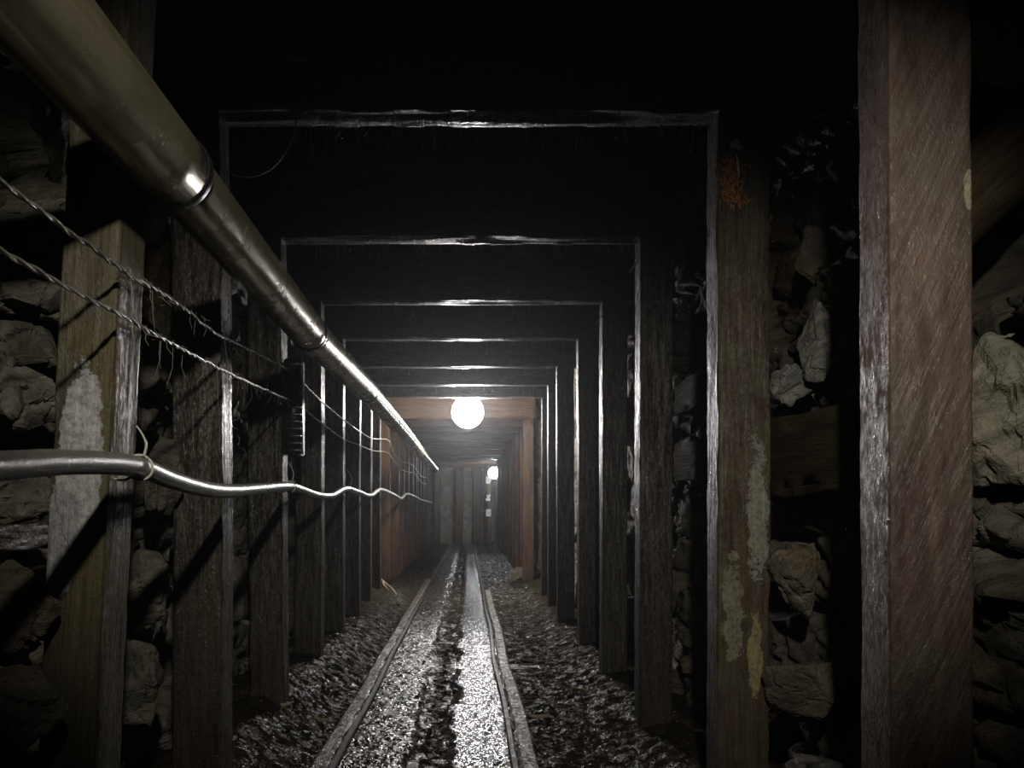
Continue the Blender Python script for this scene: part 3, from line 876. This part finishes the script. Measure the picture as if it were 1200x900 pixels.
tag(link('red_scrap', bm, M_RED), 'small reddish scrap at the foot of the brown right post', 'scrap')

# rock heap at the foot of the brown right post
o = link('rock', stone_bm(0.30, 0.3, 0.24, 77, 20, 2, 0.008), M_ROCKR, smooth=False)
o.location = (0.60, 9.25, 0.08)
tag(o, 'brown rock heaped at the foot of the brown right post', 'rock', 'rocks in the tunnel sides')

# ------------------------------------------------------------------ strands under the caps
r = random.Random(5)
def strands(fi, n, label, lmax):
    yb, zc, xl, xr = frames_data[fi]
    bm = bmesh.new()
    for k in range(n):
        x = r.uniform(xl + 0.12, xr - 0.02); yy = yb - r.uniform(0.01, 0.09)
        L = lmax * r.random() ** 2.2 + 0.008
        p = V((x, yy, zc + 0.004))
        tube(bm, [p, p + V((r.gauss(0, .003), r.gauss(0, .003), -L * 0.5)), p + V((r.gauss(0, .007), r.gauss(0, .004), -L))], 0.0007 + 0.0001 * fi, 4)
        if r.random() < 0.12:
            bmesh.ops.create_icosphere(bm, subdivisions=1, radius=0.003, matrix=Matrix.Translation(p + V((0, 0, -L))))
    o = link('root_strands', bm, M_HAIR)
    tag(o, label, 'roots', kind='stuff')
for fi in range(6):
    strands(fi, [150, 70, 60, 45, 40, 40][fi], 'thin pale root strands hanging under the %s timber cap' % ORD[fi + 1], 0.09)
def wisps(n, seed):
    rr = random.Random(seed)
    bm = bmesh.new()
    for k in range(n):
        px = rr.uniform(150, 440); t = rr.random()
        py = (292 + (px) * 0.525) if t < 0.6 else (213 + px * 0.665)
        p = on_wall(px, py, 0.012)
        L = rr.uniform(0.01, 0.12) * rr.random()
        tube(bm, [p, p + V((rr.gauss(0, .004), rr.gauss(0, .004), -L * 0.6)), p + V((rr.gauss(0, .012), rr.gauss(0, .01), -L))], 0.00038, 4)
    tag(link('root_strands', bm, M_HAIR), 'fine cobweb strands trailing from the two twisted wires', 'roots', kind='stuff')
wisps(170, 8)
bm = bmesh.new()
c = P(350, 72, 2.02)
for k in range(26):
    a = -0.2 + math.pi * 1.1 * k / 25 - 0.1
    L = r.uniform(0.02, 0.04)
    d = V((math.cos(a) * 1.0, -0.15, math.sin(a) * 0.5 + 0.1))
    tube(bm, [c, c + d * L * 0.6, c + d * L + V((0, 0, -0.004))], lambda u: 0.0009 * (1.2 - u), 4)
tag(link('mould_tuft', bm, M_MOULD), 'small feathery white mould tuft on the face of the second cap', 'mould')
bm = bmesh.new()
yy = 2.06
pts = [P(228, 148, yy), P(238, 172, yy), P(262, 198, yy), P(290, 208, yy), P(318, 198, yy), P(337, 175, yy), P(347, 150, yy)]
tube(bm, smooth_path(pts, 0.01), 0.0012, 5)
tag(link('hanging_wire_loop', bm, M_HAIR), 'thin wire sagging in a loop beneath the second cap beside the pipe', 'wire')
# bent nails sticking out of the right posts
for (px, py, yy, d, lab) in ((748, 306, 2.98, V((-0.035, -0.01, -0.045)), 'thin bent rod at the top of the third right post'),
                             (705, 370, 3.90, V((-0.03, -0.01, -0.05)), 'thin bent rod at the top of the fourth right post')):
    p = P(px, py, yy)
    bm = tube(bmesh.new(), [p, p + d * 0.5 + V((0, 0, 0.004)), p + d], 0.0022, 6)
    tag(link('bent_rod', bm, M_TIE), lab, 'rod')

# ------------------------------------------------------------------ light, haze, camera
def spot(name, loc, target, energy, angle, blend, col, size, scl=(1, 1, 1)):
    d = bpy.data.lights.new(name, 'SPOT')
    d.energy = energy; d.spot_size = angle; d.spot_blend = blend; d.color = col; d.shadow_soft_size = size
    o = bpy.data.objects.new(name, d); COL.objects.link(o)
    o.location = loc
    o.rotation_euler = (V(target) - V(loc)).to_track_quat('-Z', 'Y').to_euler()
    o.scale = scl
    return o
spot('lamp_above_camera', (0.10, -0.20, H + 0.80), (0.08, 1.25, H + 0.29), 135.0, math.radians(62), 1.0, (1.0, 0.93, 0.78), 0.03, (1.4, 0.80, 1))  # unseen lamp just above the camera, cone squeezed to shape the lit zone

w = bpy.data.worlds.new('mine_air'); SC.world = w
w.use_nodes = True
nt = w.node_tree
nt.nodes['Background'].inputs[0].default_value = (0, 0, 0, 1)
nt.nodes['Background'].inputs[1].default_value = 0.0
vs = nt.nodes.new('ShaderNodeVolumeScatter')
vs.inputs['Color'].default_value = (0.9, 0.95, 1.0, 1)
vs.inputs['Density'].default_value = 0.0032
vs.inputs['Anisotropy'].default_value = 0.8
nt.links.new(vs.outputs[0], nt.nodes['World Output'].inputs['Volume'])

cam = bpy.data.cameras.new('camera')
cam.sensor_fit = 'HORIZONTAL'; cam.sensor_width = 36.0; cam.lens = 36.0 * F / 1200.0
cam.shift_x = (600 - VX) / 1200.0
cam.shift_y = (VY - 450) / 1200.0
cam.clip_start = 0.02; cam.clip_end = 100
co = bpy.data.objects.new('camera', cam); COL.objects.link(co)
co.location = (0, 0, H); co.rotation_euler = (math.pi / 2, 0, 0)
SC.camera = co
vsn = SC.view_settings
SC.display_settings.display_device = 'sRGB'
vsn.view_transform = 'Standard'; vsn.look = 'None'; vsn.gamma = 1.0; vsn.use_curve_mapping = False
vsn.exposure = 0.0
